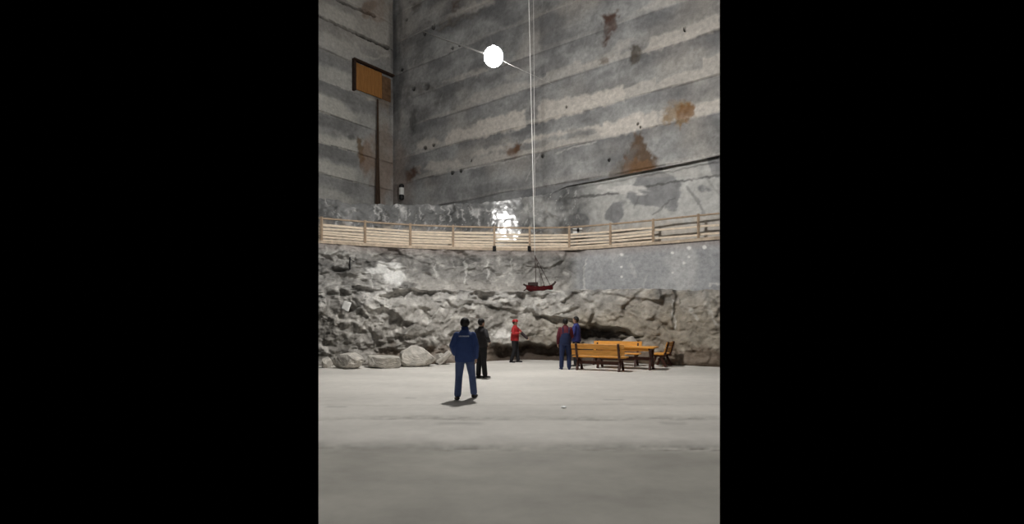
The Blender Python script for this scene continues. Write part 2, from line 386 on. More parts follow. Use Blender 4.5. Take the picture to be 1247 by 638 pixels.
def build_lower():
    D, Z, T = LD, LZ, LT
    PX = PXS[None, :] + 0 * D; X = S[None, :] * D
    PY = HY - (Z - EYE) / D * F
    arc = ARC[None, :] * .85 + 0 * D
    n1 = fbm(arc * .55, Z * .8, 4, 200); n2 = fbm(arc * 2.2, Z * 2.6, 4, 210); fc = facets(arc * 1.3, Z * 1.7, 215, .3)
    g = np.clip(.30 + .08 * n1 + .11 * n2 + .17 * fc, .10, .66)
    C = g[..., None] * np.array((1.0, .965, .905))
    # dark grey salt veins
    v = ridged(arc * .9 + .5 * n2, Z * .9 - .35 * arc, 3, 230)
    C = mixc(C, (.12, .125, .12), sst(.80, .97, v) * .55)
    # powdery pale salt
    C = mixc(C, (.62, .60, .56), sst(.35, .8, n2 + .4 * fc) * .55)
    vein = ridged(arc * 2.0 + .8 * n1, Z * 1.1 + .2 * n2, 2, 233)
    C = mixc(C, (.66, .65, .61), sst(.90, .99, vein) * .6)
    t1 = (T < .5).astype(float); t2 = (T > 1.5).astype(float)
    # brown clay on the first tier, stronger to the right and low down
    br = t1 * np.clip(sst(600, 720, PX) * .75 + .25, 0, 1) * sst(2.9, 1.6, Z + .5 * n1)
    C = mixc(C, np.array((.30, .255, .19)), br * .75)
    C = mixc(C, np.array((.20, .172, .132)), t1 * sst(670, 790, PX) * sst(-.6, .5, n1 + .5 * n2) * .65)
    C = C * (1 + .25 * (t1 * sst(640, 760, PX) * n2)[..., None])
    damp = t1 * (1 - sst(.45, .8, Z + .25 * n2)) * sst(440, 480, PX)
    C = mixc(C, (.14, .10, .07), damp * .75)
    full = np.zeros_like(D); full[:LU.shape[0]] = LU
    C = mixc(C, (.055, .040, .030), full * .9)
    # darker colour in the hollow under the big overhang by the benches
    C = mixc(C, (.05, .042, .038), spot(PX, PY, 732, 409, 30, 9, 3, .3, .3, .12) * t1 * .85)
    # smooth grey block to the right
    sm = t2 * sst(690, 712, PX)
    gs = .355 + .045 * n1 + .03 * n2
    Cs = gs[..., None] * np.array((.99, 1.0, 1.02))
    C = C * (1 - sm[..., None]) + Cs * sm[..., None]
    C = mixc(C, (.52, .515, .505), sm * sst(.15, .6, fbm(arc * .5, Z * .35 + .2 * arc, 3, 260)) * .6)
    C = mixc(C, (.36, .30, .27), t2 * sst(4.75, 5.3, Z) * .6)              # brownish dust below the walkway
    pale = t2 * sst(500, 520, PX) * (1 - sst(690, 700, PX)) * sst(3.9, 3.3, Z)
    C = mixc(C, (.52, .49, .45), pale * .55)
    C = mixc(C, (.50, .47, .43), (T == 1) * .6)
    for (a, w, al) in (([(530, 322), (531, 338)], 1.2, .8), ([(567, 318), (567, 338), (565, 346)], 1.3, .9), ([(594, 318), (594, 340)], 1.3, .8), ([(622, 316), (622, 334)], 1.2, .8),
                       ([(397, 299), (396, 312)], 1.6, .7), ([(452, 335), (453, 352)], 1.2, .6), ([(470, 352), (468, 380), (462, 392)], 1.6, .6), ([(714, 315), (711, 335), (711, 352)], 1.2, .7),
                       ([(819, 366), (820, 385), (822, 400)], 1.6, .6), ([(865, 347), (877, 345)], 2.0, .9), ([(540, 372), (522, 392)], 1.5, .5), ([(768, 321), (773, 336)], 2.4, .35), ([(787, 337), (784, 348)], 2, .3),
                       ([(840, 376), (850, 388)], 2.5, .35), ([(860, 370), (872, 394)], 2.5, .35)):
        C = mixc(C, (.72, .71, .67), line_mask(PX, PY, a, w * .85, 5, 2.5) * al * .65)
    for (x, y, r) in ((757, 310, 1.8), (839, 302, 2.2), (858, 301, 2.2), (819, 308, 1.7), (839, 313, 1.4), (833, 320, 1.6), (757, 325, 1.3), (757, 337, 1.4), (819, 332, 1.4)):
        C = mixc(C, (.80, .79, .76), spot(PX, PY, x, y, r * 1.2, r, 2, .2, .3) * .9)
    C = mixc(C, (.88, .87, .84), spot(PX, PY, 479, 338, 12, 11, 61, .8, .35) * .95)  # white salt patch, its highlight painted into the colour
    C = mixc(C, (.82, .81, .78), spot(PX, PY, 468, 326, 16, 6, 62, .9, .4) * .8)
    C = mixc(C, (.80, .78, .74), spot(PX, PY, 610, 405, 10, 6, 63, .8, .4) * t1 * .6)
    C = mixc(C, (.62, .60, .56), spot(PX, PY, 470, 372, 30, 14, 64, .9, .5) * t1 * .25)
    C = mixc(C, (.20, .19, .175), spot(PX, PY, 650, 325, 26, 16, 65, .9, .4) * t2 * .4)
    P = np.stack([X, D, Z], -1)
    gl = .35 * sm
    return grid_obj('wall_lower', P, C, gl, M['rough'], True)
wall_lower = build_lower()
def lower_D(px, z, rad=3):
    """nearest rock distance around a pixel column at height z"""
    j = int(np.argmin(np.abs(PXS - px))); best = 1e9
    for jj in range(max(0, j - rad), min(len(PXS), j + rad + 1)):
        k = np.argmin(np.abs(LZ[:, jj] - z)); best = min(best, LD[max(0, k - 2):k + 3, jj].min())
    return float(best)

# ------------------------------------------------------------------ WALKWAY DECK, MIDDLE BAND, CUT UPPER WALLS
DM_OFF = ip(PXS, [(380, 1.7), (560, 1.7), (640, 1.75), (880, 1.5)])
DMID = DF + DM_OFF
_back = 42.91 / (S + 1.4265)
DMID = np.where(PXS > 660, np.minimum(DMID, _back + .10), DMID)
CALM = np.exp(-((PXS - 622) / 30) ** 4)
DMID = smooth1(DMID, 8) * (1 - CALM) + CALM * (28.22 + .018 * (PXS - 622) / 22)
def build_deck():
    n = 12
    t = np.linspace(0, 1, n)[:, None]
    top = (DF - .22) * (1 - t) + (DMID + .35) * t
    D = np.vstack([np.full((1, 1), 0) + DF - .22, top]); Z = np.vstack([np.full((1, len(PXS)), ZDECK - .14), np.full((n, len(PXS)), ZDECK)])
    P = np.stack([S[None] * D, D, Z], -1)
    C = np.ones(P.shape) * np.array((.50, .40, .30)) * (1 + .2 * fbm(ARC[None] * 2 + 0 * D, D * 3, 3, 7))[..., None]
    return grid_obj('floor_walkway', P, C, 0 * D, M['rough'], False)
build_deck()

ZTOP = [(380, 7.85), (440, 7.75), (500, 7.9), (560, 8.05), (620, 8.3), (660, 8.65), (690, 8.95), (740, 9.0), (800, 9.05), (880, 9.15)]
def build_mid():
    nz = 110
    t = np.linspace(0, 1, nz)[:, None]
    zt = ip(PXS, ZTOP) + .10 * noise2(ARC * 1.1, ARC * 0, 5) + .06 * noise2(ARC * 4, ARC * 0, 6)
    zt = zt + .3 * sst(680, 700, PXS)
    z = ZDECK - .05 + t * (zt - ZDECK + .05)
    px = PXS[None] + 0 * z; arc = ARC[None] + 0 * z
    calm = CALM[None] + 0 * z
    right = sst(690, 740, px)
    wob = .3 * fbm(arc * .6, z * .6, 2, 300)
    d = .14 * facets(arc * .7 + wob, z * .8 + wob, 301, .8) + .07 * facets(arc * 2 + wob, z * 1.7, 303, .8) + .05 * facets(arc * 5, z * 4, 304, .8)
    d = blur(d, 2) * (1 - .97 * calm) * (1 - .75 * right) + .02 * (1 - .8 * calm) * fbm(arc * 1.6, z * 1.2, 3, 306) + calm * (.008 * np.sin(z * 4 + 2 * noise2(arc * 2, z, 9)) + .0035 * fbm(arc * 4, z * 4, 2, 309))
    D = DMID + d + .15 * t * (1 - calm)
    # undercut joint on the right just below the cut wall
    D += .16 * right * sst(.88, .91, t)
    PY = HY - (z - EYE) / D * F
    n1 = fbm(arc * .4, z * .5, 4, 310); n2 = fbm(arc * 2, z * 2, 4, 311); fc = facets(arc * .8, z * .7, 312, .2)
    g = np.clip(.155 + .05 * n1 + .05 * n2 + .05 * fc, .06, .5)
    C = g[..., None] * np.array((.99, 1.0, .985))
    streak = ridged(arc * 2.2 + .7 * n1, z * .7 + .5 * n2, 4, 320)
    C = mixc(C, (.62, .61, .59), sst(.76, 1.0, streak + .25 * n2) * .6 * (1 - right * .8))
    C = mixc(C, (.55, .545, .53), (1 - right) * sst(.3, .9, fbm(arc * 1.2, z * 1.0, 4, 321)) * .5)
    # large grey and pale slabs right of the middle
    slab = sst(-.03, .09, fbm(arc * .45, z * .4 + .1 * arc, 2, 333) + .1 * n2 + .15 * sst(720, 760, px))
    C = C * (1 - right[..., None]) + right[..., None] * (np.array((.235, .235, .237)) * (1 - slab[..., None]) + np.array((.47, .465, .445)) * slab[..., None]) * (1 + .12 * n2[..., None])
    for a, w, al in (([(690, 241), (745, 236), (800, 225), (877, 213)], 1.4, .8), ([(795, 262), (815, 245), (822, 240)], 1.2, .5), ([(836, 228), (850, 245), (858, 262)], 2.2, .45), ([(777, 242), (772, 252)], 1.5, .3)):
        C = mixc(C, (.09, .088, .085), line_mask(px, PY, a, w, 8) * al)
    C = mixc(C, (.68, .66, .63), spot(px, PY, 762, 230, 22, 6, 340, .8, .35) * .85)
    C = mixc(C, (.60, .58, .55), spot(px, PY, 838, 212, 14, 7, 341, .8, .4) * .5)
    C = mixc(C, (.46, .44, .41), spot(px, PY, 800, 210, 70, 6, 342, .6, .4) * .35)
    C = mixc(C, (.60, .595, .57), spot(px, PY, 657, 258, 26, 20, 343, .9, .5) * .45)
    for xx in (461, 492, 512, 547, 563, 582, 598):
        C = mixc(C, (.72, .71, .69), line_mask(px, PY, [(xx, 252 + xx % 5), (xx + 1, 268)], 1.2, xx, 4) * .4)
    C = mixc(C, (.50, .425, .34), (1 - sst(6.25, 6.75, z + .25 * n2)) * (.8 - .3 * sst(610, 640, px)))     # beige-brown along the walkway foot
    glz = sst(.55, .95, calm + .25 * fbm(arc * 2.2, z * 1.1, 3, 350)) * sst(5.5, 5.9, z)
    # cap going back to the cut walls
    k = 10
    tt = np.linspace(0, 1, k + 1)[1:, None]
    dfar = np.maximum(upper_D(S) + .4, D[-1] + .3)
    Dc = D[-1] * (1 - tt) + dfar * tt; zc = z[-1] * (1 - tt) + (z[-1] + .15) * tt
    Call = np.concatenate([C, np.ones((k, len(PXS), 3)) * .36], 0)
    DD = np.vstack([D, Dc]); ZZ = np.vstack([z, zc + 0 * Dc]); G = np.vstack([glz, 0 * Dc])
    return grid_obj('wall_middle', np.stack([S[None] * DD, DD, ZZ], -1), Call, G, M['glaze'], True)
S_CORNER = (478 - CX) / F
def DbackS(s): return 42.91 / (s + 1.4265)
def DleftS(s): return 38.29 / (.8405 - s)
def upper_D(s): return np.where(s < S_CORNER, DleftS(s), DbackS(s))
wall_middle = build_mid()

ROWS_B = [7.2, 9.2, 11.13, 12.85, 14.9, 16.8, 18.78, 20.95, 23.0, 25.0, 27.2]
ROWS_L = [7.0, 8.8, 10.7, 12.6, 14.5, 16.45, 18.4, 20.37, 22.2, 24.2, 27.2]
def row_info(z, rows):
    r = np.array(rows); k = np.clip(np.searchsorted(r, z, 'right') - 1, 0, len(r) - 2)
    zb, ztp = r[k], r[k + 1]
    return k, (z - zb) / (ztp - zb)
def build_back():
    s = np.linspace(S_CORNER - .001, SR, 430); z = np.arange(7.2, 25.4, .052)
    Sm, Z = np.meshgrid(s, z)
    zlow = ip(s, [((p_ - CX) / F, q_) for p_, q_ in ((478, 7.2), (610, 7.4), (650, 8.4), (690, 9.0), (740, 9.05), (800, 9.1), (880, 9.2))])
    Z = np.maximum(Z, zlow[None, :])
    D0 = DbackS(Sm); X = Sm * D0
    arc = (X + 8.2) / .819
    zz = Z + .05 * fbm(arc * .35, Z * .3, 3, 400)
    k, f = row_info(zz, ROWS_B)
    PX = CX + F * Sm; PY = HY - (Z - EYE) / D0 * F
    # sawtooth cut: every row leans out towards its bottom edge
    relief = -.13 * (1 - f) ** 1.5 * sst(0, .02, f)
    broken = fbm(arc * .25 + k * 7.7, k * 3.1 + 0 * arc, 2, 410)
    relief *= np.clip(.6 + .9 * broken, .1, 1.3)
    relief = relief + .06 * fbm(arc * .3, Z * .3, 3, 411) + .015 * fbm(arc * 2, Z * 2, 3, 412)
    n1 = fbm(arc * .30, Z * .35, 4, 420); n2 = fbm(arc * 1.3, Z * 1.3, 4, 421)
    n3 = fbm(arc * .9 - Z * .6, Z * .9 + arc * .35, 3, 422)
    g = np.clip(.32 + .105 * n1 + .05 * n2 + .07 * n3, .13, .65)
    C = g[..., None] * np.array((1.0, 1.0, .985))
    C = mixc(C, (.40, .365, .325), sst(.0, .8, fbm(arc * .22, Z * .3, 3, 430)) * .55)
    wash = ridged(arc * .5 + .4 * n2 - .25 * Z, Z * .12, 3, 431)
    C = mixc(C, (.46, .455, .44), sst(.62, .95, wash) * .4)
    C = mixc(C, (.15, .15, .153), sst(-.15, .7, fbm(arc * .28 + 40, Z * .5, 4, 432)) * .75)
    C = mixc(C, (.16, .16, .165), sst(.55, .8, f) * sst(-.3, .4, fbm(arc * .3 + 9 * k, k * 2.0, 3, 433)) * .55)
    # pale powder hanging over the bottom edge of each cut row
    blocky = np.floor(4 * (_hash(np.floor(arc * .45 + 3 * noise2(k * 3.3, k * 1.0, 3)), k.astype(float), 0 * k, 44))) / 4
    amt = ip(PX, [(478, .05), (520, .3), (700, .55), (877, .6)]) * np.array([.0, .25, .95, 1.0, .7, .2, .25, .4, .3, .3, .3])[k]
    hgt = (.18 + .34 * blocky + .18 * n1 + .06 * n2) * np.clip(amt * 1.5, .3, 1.1)
    pale = (1 - sst(hgt, hgt + .07, f)) * sst(.0, .03, f) * amt
    C = mixc(C, (.66, .605, .54), pale * 1.0)
    soft = (1 - sst(.2, .95, f)) * amt * .45
    C = mixc(C, (.50, .475, .44), soft)
    C = mixc(C, (.105, .10, .095), np.exp(-((f - 1) / .035) ** 2) * np.clip(.35 + broken, 0, .6))      # shade under each row edge, painted into the colour
    # individual pale blocks
    for pts, al in (([(543, 176), (546, 161), (577, 153), (583, 147), (640, 133), (640, 156), (590, 166)], .85), ([(655, 131), (660, 124), (692, 119), (735, 112), (760, 103), (760, 122), (655, 150)], .8),
                    ([(505, 184), (512, 172), (530, 168), (536, 176)], .6), ([(573, 191), (580, 184), (628, 174), (626, 180), (585, 190)], .5), ([(516, 205), (522, 197), (557, 194), (565, 203), (530, 210)], .55),
                    ([(636, 176), (640, 168), (730, 152), (748, 148), (770, 138), (800, 136), (800, 152), (770, 162), (735, 166), (717, 158), (690, 163)], .75),
                    ([(800, 137), (877, 121), (877, 136), (805, 150)], .55), ([(783, 66), (792, 48), (877, 17), (877, 36)], .55), ([(690, 90), (735, 68), (755, 52), (775, 46), (760, 62), (720, 82)], .35),
                    ([(565, 126), (580, 113), (640, 98), (642, 104), (610, 118)], .35), ([(538, 101), (556, 93), (590, 82), (595, 86), (560, 98)], .4), ([(541, 22), (570, 8), (600, -2), (604, 4), (575, 15)], .4),
                    ([(776, 14), (800, 0), (830, -2), (815, 10)], .35)):
        C = mixc(C, (.66, .61, .55), poly_mask(PX, PY, pts, 2.4, 51, 3) * al)
    C = mixc(C, (.55, .53, .50), line_mask(PX, PY, [(566, 206), (620, 196), (640, 190)], 1.0, 3) * .6)
    C = mixc(C, (.55, .53, .50), line_mask(PX, PY, [(676, 187), (700, 179), (727, 173)], 1.0, 3) * .6)
    C = mixc(C, (.55, .53, .50), line_mask(PX, PY, [(640, 220), (660, 182)], .9, 3) * .45)
    C = mixc(C, (.60, .58, .55), line_mask(PX, PY, [(812, 200), (835, 197), (877, 189)], 1.8, 3) * .7)
    C = mixc(C, (.13, .128, .125), poly_mask(PX, PY, [(690, 160), (700, 155), (717, 160), (717, 168), (690, 170)], 1.5, 5, 2) * .35)
    # rust and clay
    R1, R2, R3 = (.20, .075, .022), (.085, .040, .026), (.24, .135, .035)
    rc = np.zeros_like(Z)
    for pts, c, al in (([(734, 18), (752, 14), (752, 32), (744, 44), (735, 58), (737, 40)], R2, .9), ([(768, 58), (781, 53), (780, 63), (776, 76), (770, 76)], (.07, .055, .04), .85),
                       ([(805, 150), (812, 132), (824, 122), (842, 124), (845, 140), (836, 148), (828, 158), (820, 146), (812, 152)], R3, .75), ([(826, 130), (842, 126), (845, 140), (832, 147), (824, 142)], (.20, .085, .02), .75),
                       ([(778, 158), (784, 172), (792, 186), (804, 202), (790, 208), (768, 214), (755, 214), (762, 190), (770, 172)], (.105, .064, .036), .92),
                       ([(760, 195), (790, 195), (800, 206), (765, 214)], (.19, .095, .035), .6), ([(741, 214), (758, 196), (762, 214), (745, 222)], (.12, .085, .055), .6),
                       ([(617, 191), (620, 180), (630, 174), (637, 178), (634, 187), (624, 192)], (.13, .06, .024), .85),
                       ([(493, 222), (495, 208), (504, 203), (508, 206), (503, 219)], R2, .85), ([(508, 201), (512, 206), (508, 209)], (.5, .42, .36), .6),
                       ([(551, 15), (553, 2), (562, 0), (558, 10)], (.12, .07, .04), .6), ([(532, 35), (545, 26), (575, 16), (590, 12), (560, 26), (540, 36)], (.14, .11, .08), .5),
                       ([(727, 78), (738, 70), (745, 70), (736, 80)], (.10, .06, .03), .6), ([(500, 4), (512, 0), (510, 10), (502, 16)], (.08, .065, .055), .7)):
        mm = poly_mask(PX, PY, pts, 3.2, 77, 4); C = mixc(C, c, mm * al * np.clip(.95 + .3 * n2 + .3 * n3, .45, 1.05)); rc = np.maximum(rc, mm)
    C = mixc(C, (.26, .19, .15), spot(PX, PY, 485, 215, 14, 36, 90, .5, .6) * .5)
    C = mixc(C, (.07, .072, .074), spot(PX, PY, 480, 60, 9, 80, 91, .6, .6) * .75)              # dark seam in the corner
    C = mixc(C, (.085, .085, .083), spot(PX, PY, 503, 150, 4, 16, 92, .6, .5) * .7)
    C = mixc(C, (.10, .095, .09), spot(PX, PY, 511, 106, 14, 8, 93, .7, .5) * .5)
    # drilled sockets
    hole = np.zeros_like(Z)
    for (x, y, r) in ((517.5, 41, 1.6), (551, 58.5, 1.9), (560, 55.5, 1.6), (518, 180, 1.9), (528, 177, 1.7), (551, 211, 1.7), (561.5, 208.5, 1.7), (504, 109, 2.2), (519, 106, 4), (490, 85, 1.6), (528, 33, 2.2), (574, 196, 1.0), (777, 151, 1.2), (780, 155, 1.0), (690, 131, 1.2), (834, 36, 2.0), (661, 190, 1.6), (742, 195, 1.6), (495, 24, 1.3)):
        hole = np.maximum(hole, spot(PX, PY, x, y, r * .8, r * 1.05, int(x), .25, .4) * (.5 if r > 3 else 1))
    C = mixc(C, (.03, .027, .025), hole * .8)
    D = D0 + relief + .35 * hole + .03 * rc
    P = np.stack([Sm * D, D, Z], -1)
    return grid_obj('wall_back', P, C, np.zeros_like(Z), M['cut'], False)
def build_left():
    s = np.linspace(SL, S_CORNER + .001, 150); z = np.arange(7.0, 25.4, .055)
    Sm, Z = np.meshgrid(s, z)
    D0 = DleftS(Sm); X = Sm * D0
    arc = (-8.2 - X) / .643
    zz = Z + .05 * fbm(arc * .5, Z * .3, 3, 500)
    k, f = row_info(zz, ROWS_L)
    PX = CX + F * Sm; PY = HY - (Z - EYE) / D0 * F
    relief = -.14 * (1 - f) ** 1.5 * sst(0, .02, f) * np.clip(.7 + .9 * fbm(arc * .3 + k * 7.7, k * 3.1 + 0 * arc, 2, 510), .1, 1.3)
    relief = relief + .07 * fbm(arc * .5, Z * .4, 3, 511) + .015 * fbm(arc * 2, Z * 2, 3, 512)
    n1 = fbm(arc * .4, Z * .35, 4, 520); n2 = fbm(arc * 1.5, Z * 1.3, 4, 521)
    g = np.clip(.32 + .08 * n1 + .05 * n2, .13, .6)
    C = g[..., None] * np.array((1.0, .99, .96))
    C = mixc(C, (.42, .375, .32), sst(17.5, 21, Z + n1) * .5)
    away = 1 - sst(425, 442, PX)
    amt = np.array([.3, .5, .8, .9, .8, .6, .3, .5, .4, .4])[np.clip(k, 0, 9)] * (.35 + .65 * away)
    pale = (1 - sst(.38 + .25 * n1, .62 + .25 * n1, f)) * amt
    C = mixc(C, (.58, .56, .505), pale * .9)
    C = mixc(C, (.13, .13, .128), (sst(.5, .62, f) * (1 - sst(.93, 1, f))) * amt * .65 * away)
    C = mixc(C, (.10, .095, .085), np.exp(-((f - 1) / .03) ** 2) * .35)  # shade line below every row edge, put into the wall colour
    for pts, w, al in (([(432, 40), (445, 47), (473, 59)], 1.2, .9), ([(410, 0), (440, 13), (456, 20)], 1.2, .6), ([(388, 20), (432, 40)], 1.0, .4)):
        mm = line_mask(PX, PY, pts, w, 6, 1.0); C = mixc(C, (.03, .027, .024), mm * al); relief = relief + .35 * mm
    C = mixc(C, (.52, .49, .44), line_mask(PX, PY, [(432, 52), (440, 68), (455, 72), (472, 67)], 1.6, 6, 2) * .5)
    C = mixc(C, (.16, .09, .05), spot(PX, PY, 449, 12, 9, 9, 530, .6, .5) * .6)
    C = mixc(C, (.30, .22, .17), spot(PX, PY, 462, 10, 12, 14, 531, .6, .6) * .5)
    C = mixc(C, (.14, .08, .03), poly_mask(PX, PY, [(434, 168), (441, 170), (443, 190), (440, 205), (436, 190)], 1.6, 7, 2.5) * .8)
    C = mixc(C, (.24, .14, .08), spot(PX, PY, 449, 192, 9, 22, 532, .5, .6) * .65)
    C = mixc(C, (.24, .15, .10), spot(PX, PY, 468, 205, 14, 40, 533, .5, .6) * .6)
    C = mixc(C, (.16, .10, .06), spot(PX, PY, 470, 120, 9, 14, 534, .6, .6) * .6)
    C = mixc(C, (.24, .20, .16), spot(PX, PY, 465, 160, 8, 50, 535, .5, .6) * .4)
    C = mixc(C, (.08, .08, .08), spot(PX, PY, 479, 70, 5, 70, 91, .6, .6) * .7)
    C = mixc(C, (.45, .42, .36), spot(PX, PY, 452, 120, 5, 3, 536, .5, .5) * .6)
    C = mixc(C, (.09, .09, .085), spot(PX, PY, 428, 168, 4, 3, 537, .5, .5) * .6)
    D = D0 + relief
    return grid_obj('wall_left', np.stack([Sm * D, D, Z], -1), C, np.zeros_like(Z), M['cut'], False)
build_back(); build_left()

# ------------------------------------------------------------------ BOULDERS along the foot of the wall
def boulder(name, label, px0, px1, ytop, ybase, depth, seed, mat, tilt=0, group=None, flatness=.5, push=0):
    D = F * EYE / (ybase - HY) + push
    x0, x1 = (px0 - CX) / F * D, (px1 - CX) / F * D
    h = EYE - (ytop - HY) / F * D
    w = x1 - x0
    bm = bmesh.new()
    bmesh.ops.create_icosphere(bm, subdivisions=5, radius=1)
    rnd = random.Random(seed)
    planes = []
    for i in range(15):
        n = Vector((rnd.uniform(-1, 1), rnd.uniform(-1, 1), rnd.uniform(-.3, 1))).normalized(); planes.append((n, rnd.uniform(.55, .82)))
    planes.append((Vector((rnd.uniform(-.2, .2), -.15, 1)).normalized(), flatness))
    co = np.array([v.co[:] for v in bm.verts])
    nn = fbm(co[:, 0] * 1.5 + seed, co[:, 1] * 1.5 + co[:, 2] * 1.3, 3, seed) ; n2 = fbm(co[:, 0] * 6 + co[:, 2] * 3, co[:, 1] * 6 - co[:, 2] * 4, 3, seed + 9)
    for i, v in enumerate(bm.verts):
        p = v.co.copy() * (1 + .10 * nn[i])
        for n, d in planes:
            e = p.dot(n) - d
            if e > 0: p -= n * e * .95
        v.co = p * (1 + .035 * n2[i])
    co = np.array([v.co[:] for v in bm.verts]); mn, mx = co.min(0), co.max(0)
    for v in bm.verts:
        u = [(v.co[i] - mn[i]) / (mx[i] - mn[i]) for i in range(3)]
        v.co = Vector(((u[0] - .5) * w, (u[1] - .5) * depth, (u[2] - .12) / .88 * h if u[2] > .12 else (u[2] - .12) * .1))
    if tilt: bmesh.ops.rotate(bm, cent=(0, 0, h / 2), matrix=Matrix.Rotation(tilt, 3, 'Y'), verts=bm.verts[:])
    zmin = min(v.co.z for v in bm.verts)
    if tilt: bmesh.ops.translate(bm, vec=(0, 0, -.04 - zmin), verts=bm.verts[:])
    o = obj(name, bm, mat); o.location = ((x0 + x1) / 2, D + depth * .42, 0)
    return tag(o, label, 'boulder', group)
G = 'boulders along the foot of the rock wall'
boulder('boulder', 'long low grey rock with a humped left end, on the floor at far left', 397.5, 441, 430, 450, 1.0, 11, M['boulder'], 0, G, .55)
boulder('boulder', 'flat topped pale slab of rock between the humped rock and the tall boulder', 441.5, 485.5, 433.5, 449, .9, 23, M['boulder'], 0, G, .4, .05)
boulder('boulder', 'tallest pale boulder with a peaked top, left of the person in blue', 485, 529, 421, 446.5, .85, 37, M['boulder'], 0, G, .7)
boulder('boulder', 'small rounded pale stone just right of the tall boulder', 528, 543, 430, 444, .45, 41, M['boulder'], 0, G, .75, .2)
boulder('boulder', 'pale rock cut off by the left edge of the picture', 389.5, 398.5, 436, 449, .8, 52, M['boulder'], 0, G, .5, .1)
boulder('rock_slab', 'pale grey slab of rock leaning behind the long benches', 755, 786, 409, 443, .3, 64, M['boulder'], .12, None, .8, .6)
# leaning split slab
bm = bmesh.new()
pb = at(541, 443.5, 19.4)
box(bm, (0, 0, 0), (.62, .36, .16), Matrix.Rotation(math.radians(-42), 3, 'Y') @ Matrix.Rotation(.3, 3, 'X'), .03)
bmesh.ops.subdivide_edges(bm, edges=bm.edges[:], cuts=3, use_grid_fill=True)
rnd = random.Random(4)
for v in bm.verts: v.co += Vector((rnd.uniform(-1, 1), rnd.uniform(-1, 1), rnd.uniform(-1, 1))) * .012
o = obj('rock_slab', bm, M['boulder']); o.location = (pb.x, pb.y, .255)
tag(o, 'thin pale stone slab leaning at a slant behind the person in blue', 'rock')

# ------------------------------------------------------------------ FENCE on the walkway
fence = thing('fence', 'long wooden plank fence along the high rock walkway', 'fence', (0, 0, 0))
posts_px = [392, 445, 500, 552, 602, 645, 693, 743, 795, 850]
def fpt(px, z): D = DFat(px); return Vector(((px - CX) / F * D, D, z))
ends = posts_px + [876]
for i, px in enumerate(posts_px):
    bm = bmesh.new(); p = fpt(px, 0)
    beam(bm, (p.x, p.y - .05, ZDECK - .12), (p.x, p.y - .05, ZDECK + 1.13), .11, .09, (0, 1, 0), .01)
    obj('post', bm, M['post'], fence)
segs = list(zip(ends[:-1], ends[1:]))
segs = [(388.3, 392)] + segs
rnd = random.Random(7)
for a, b in segs:
    pa, pb = fpt(a, 0), fpt(b, 0)
    wide = a >= 795
    bm = bmesh.new()
    beam(bm, pa + Vector((0, -.02, ZDECK + 1.06)), pb + Vector((0, -.02, ZDECK + 1.06)), .09, .07)
    obj('top_rail', bm, M['post'], fence)
    if wide: zs = [.57, .17]
    elif a < 602: zs = [.75, .60, .46, .32, .19, .06]
    else: zs = [.70, .54, .38, .23, .07]
    for k, zr in enumerate(zs):
        bm = bmesh.new(); j = .03
        z0, z1 = ZDECK + zr + rnd.uniform(-j, j), ZDECK + zr + rnd.uniform(-j, j)
        beam(bm, pa + Vector((0, .02, z0)), pb + Vector((0, .02, z1)), .035, rnd.uniform(.085, .11), (0, 0, 1), .004)
        obj('rail', bm, M['rail'], fence)
# ------------------------------------------------------------------ small things around the walkway
def floodlight(px, label):
    D = DFat(px) - .32; p = at(px, 302.5, D)
    t = thing('floodlight', label, 'lamp', (p.x, D, p.z), 0, 'dark floodlights under the walkway')
    bm = bmesh.new(); box(bm, (0, 0, 0), (.17, .16, .24), Matrix.Rotation(.3, 3, 'X'), .02); obj('housing', bm, M['black'], t)
    bm = bmesh.new(); beam(bm, (0, .06, .1), (0, .2, .16), .05, .03); obj('bracket', bm, M['black'], t)
floodlight(602, 'small dark floodlight under the fence post left of the bright wall patch')
floodlight(644.5, 'small dark floodlight under the fence post right of the bright wall patch')
Dn = DFat(702) + .35
p = at(703, 281.5, Dn)
t = thing('notice_board', 'small white notice with a dark square, behind the fence rails', 'sign', (p.x, Dn, p.z), -.15)
bm = bmesh.new(); box(bm, (-.12, 0, -.02), (.22, .03, .34)); box(bm, (.17, 0, .06), (.16, .03, .2)); obj('panel', bm, M['white'], t)
bm = bmesh.new(); box(bm, (.04, -.004, .05), (.13, .03, .19)); obj('dark_panel', bm, M['black'], t)
bm = bmesh.new(); beam(bm, (0, .05, -.1), (0, .05, ZDECK - p.z), .05, .05, (0, 1, 0)); beam(bm, (-.2, .04, 0), (.22, .04, .05), .03, .05); obj('stand', bm, M['post'], t)

# sheet of paper, iron rod on the left rock
zq = EYE + (HY - 372.5) / F * 18.3
Dp = lower_D(421.5, zq, 5) - .03
p = at(421.5, 372.5, Dp)
bm = bmesh.new(); bmesh.ops.create_grid(bm, x_segments=6, y_segments=6, size=.5)
for v in bm.verts:
    v.co = Vector((v.co.x * .30, .02 * math.sin(v.co.x * 5) * v.co.y, v.co.y * .34))
bmesh.ops.solidify(bm, geom=bm.faces[:], thickness=.006)
o = obj('paper_sheet', bm, M['white'], None, True); o.location = p; o.rotation_euler = (-.15, .28, 0)
tag(o, 'crooked white sheet stuck on the rough rock at left', 'paper')
pr = at(421.5, 318.5, 23.1)
bm = bmesh.new(); tube(bm, [(0, 0, -.3), (0, 0, .26)], .035, 8); tube(bm, [(0, 0, .16), (0, .9, .14)], .022, 8)
o = obj('iron_rod', bm, M['black']); o.location = (pr.x, lower_D(421, pr.z, 6) - .1, pr.z)
tag(o, 'short dark iron rod standing out of the left rock below fence', 'rod')

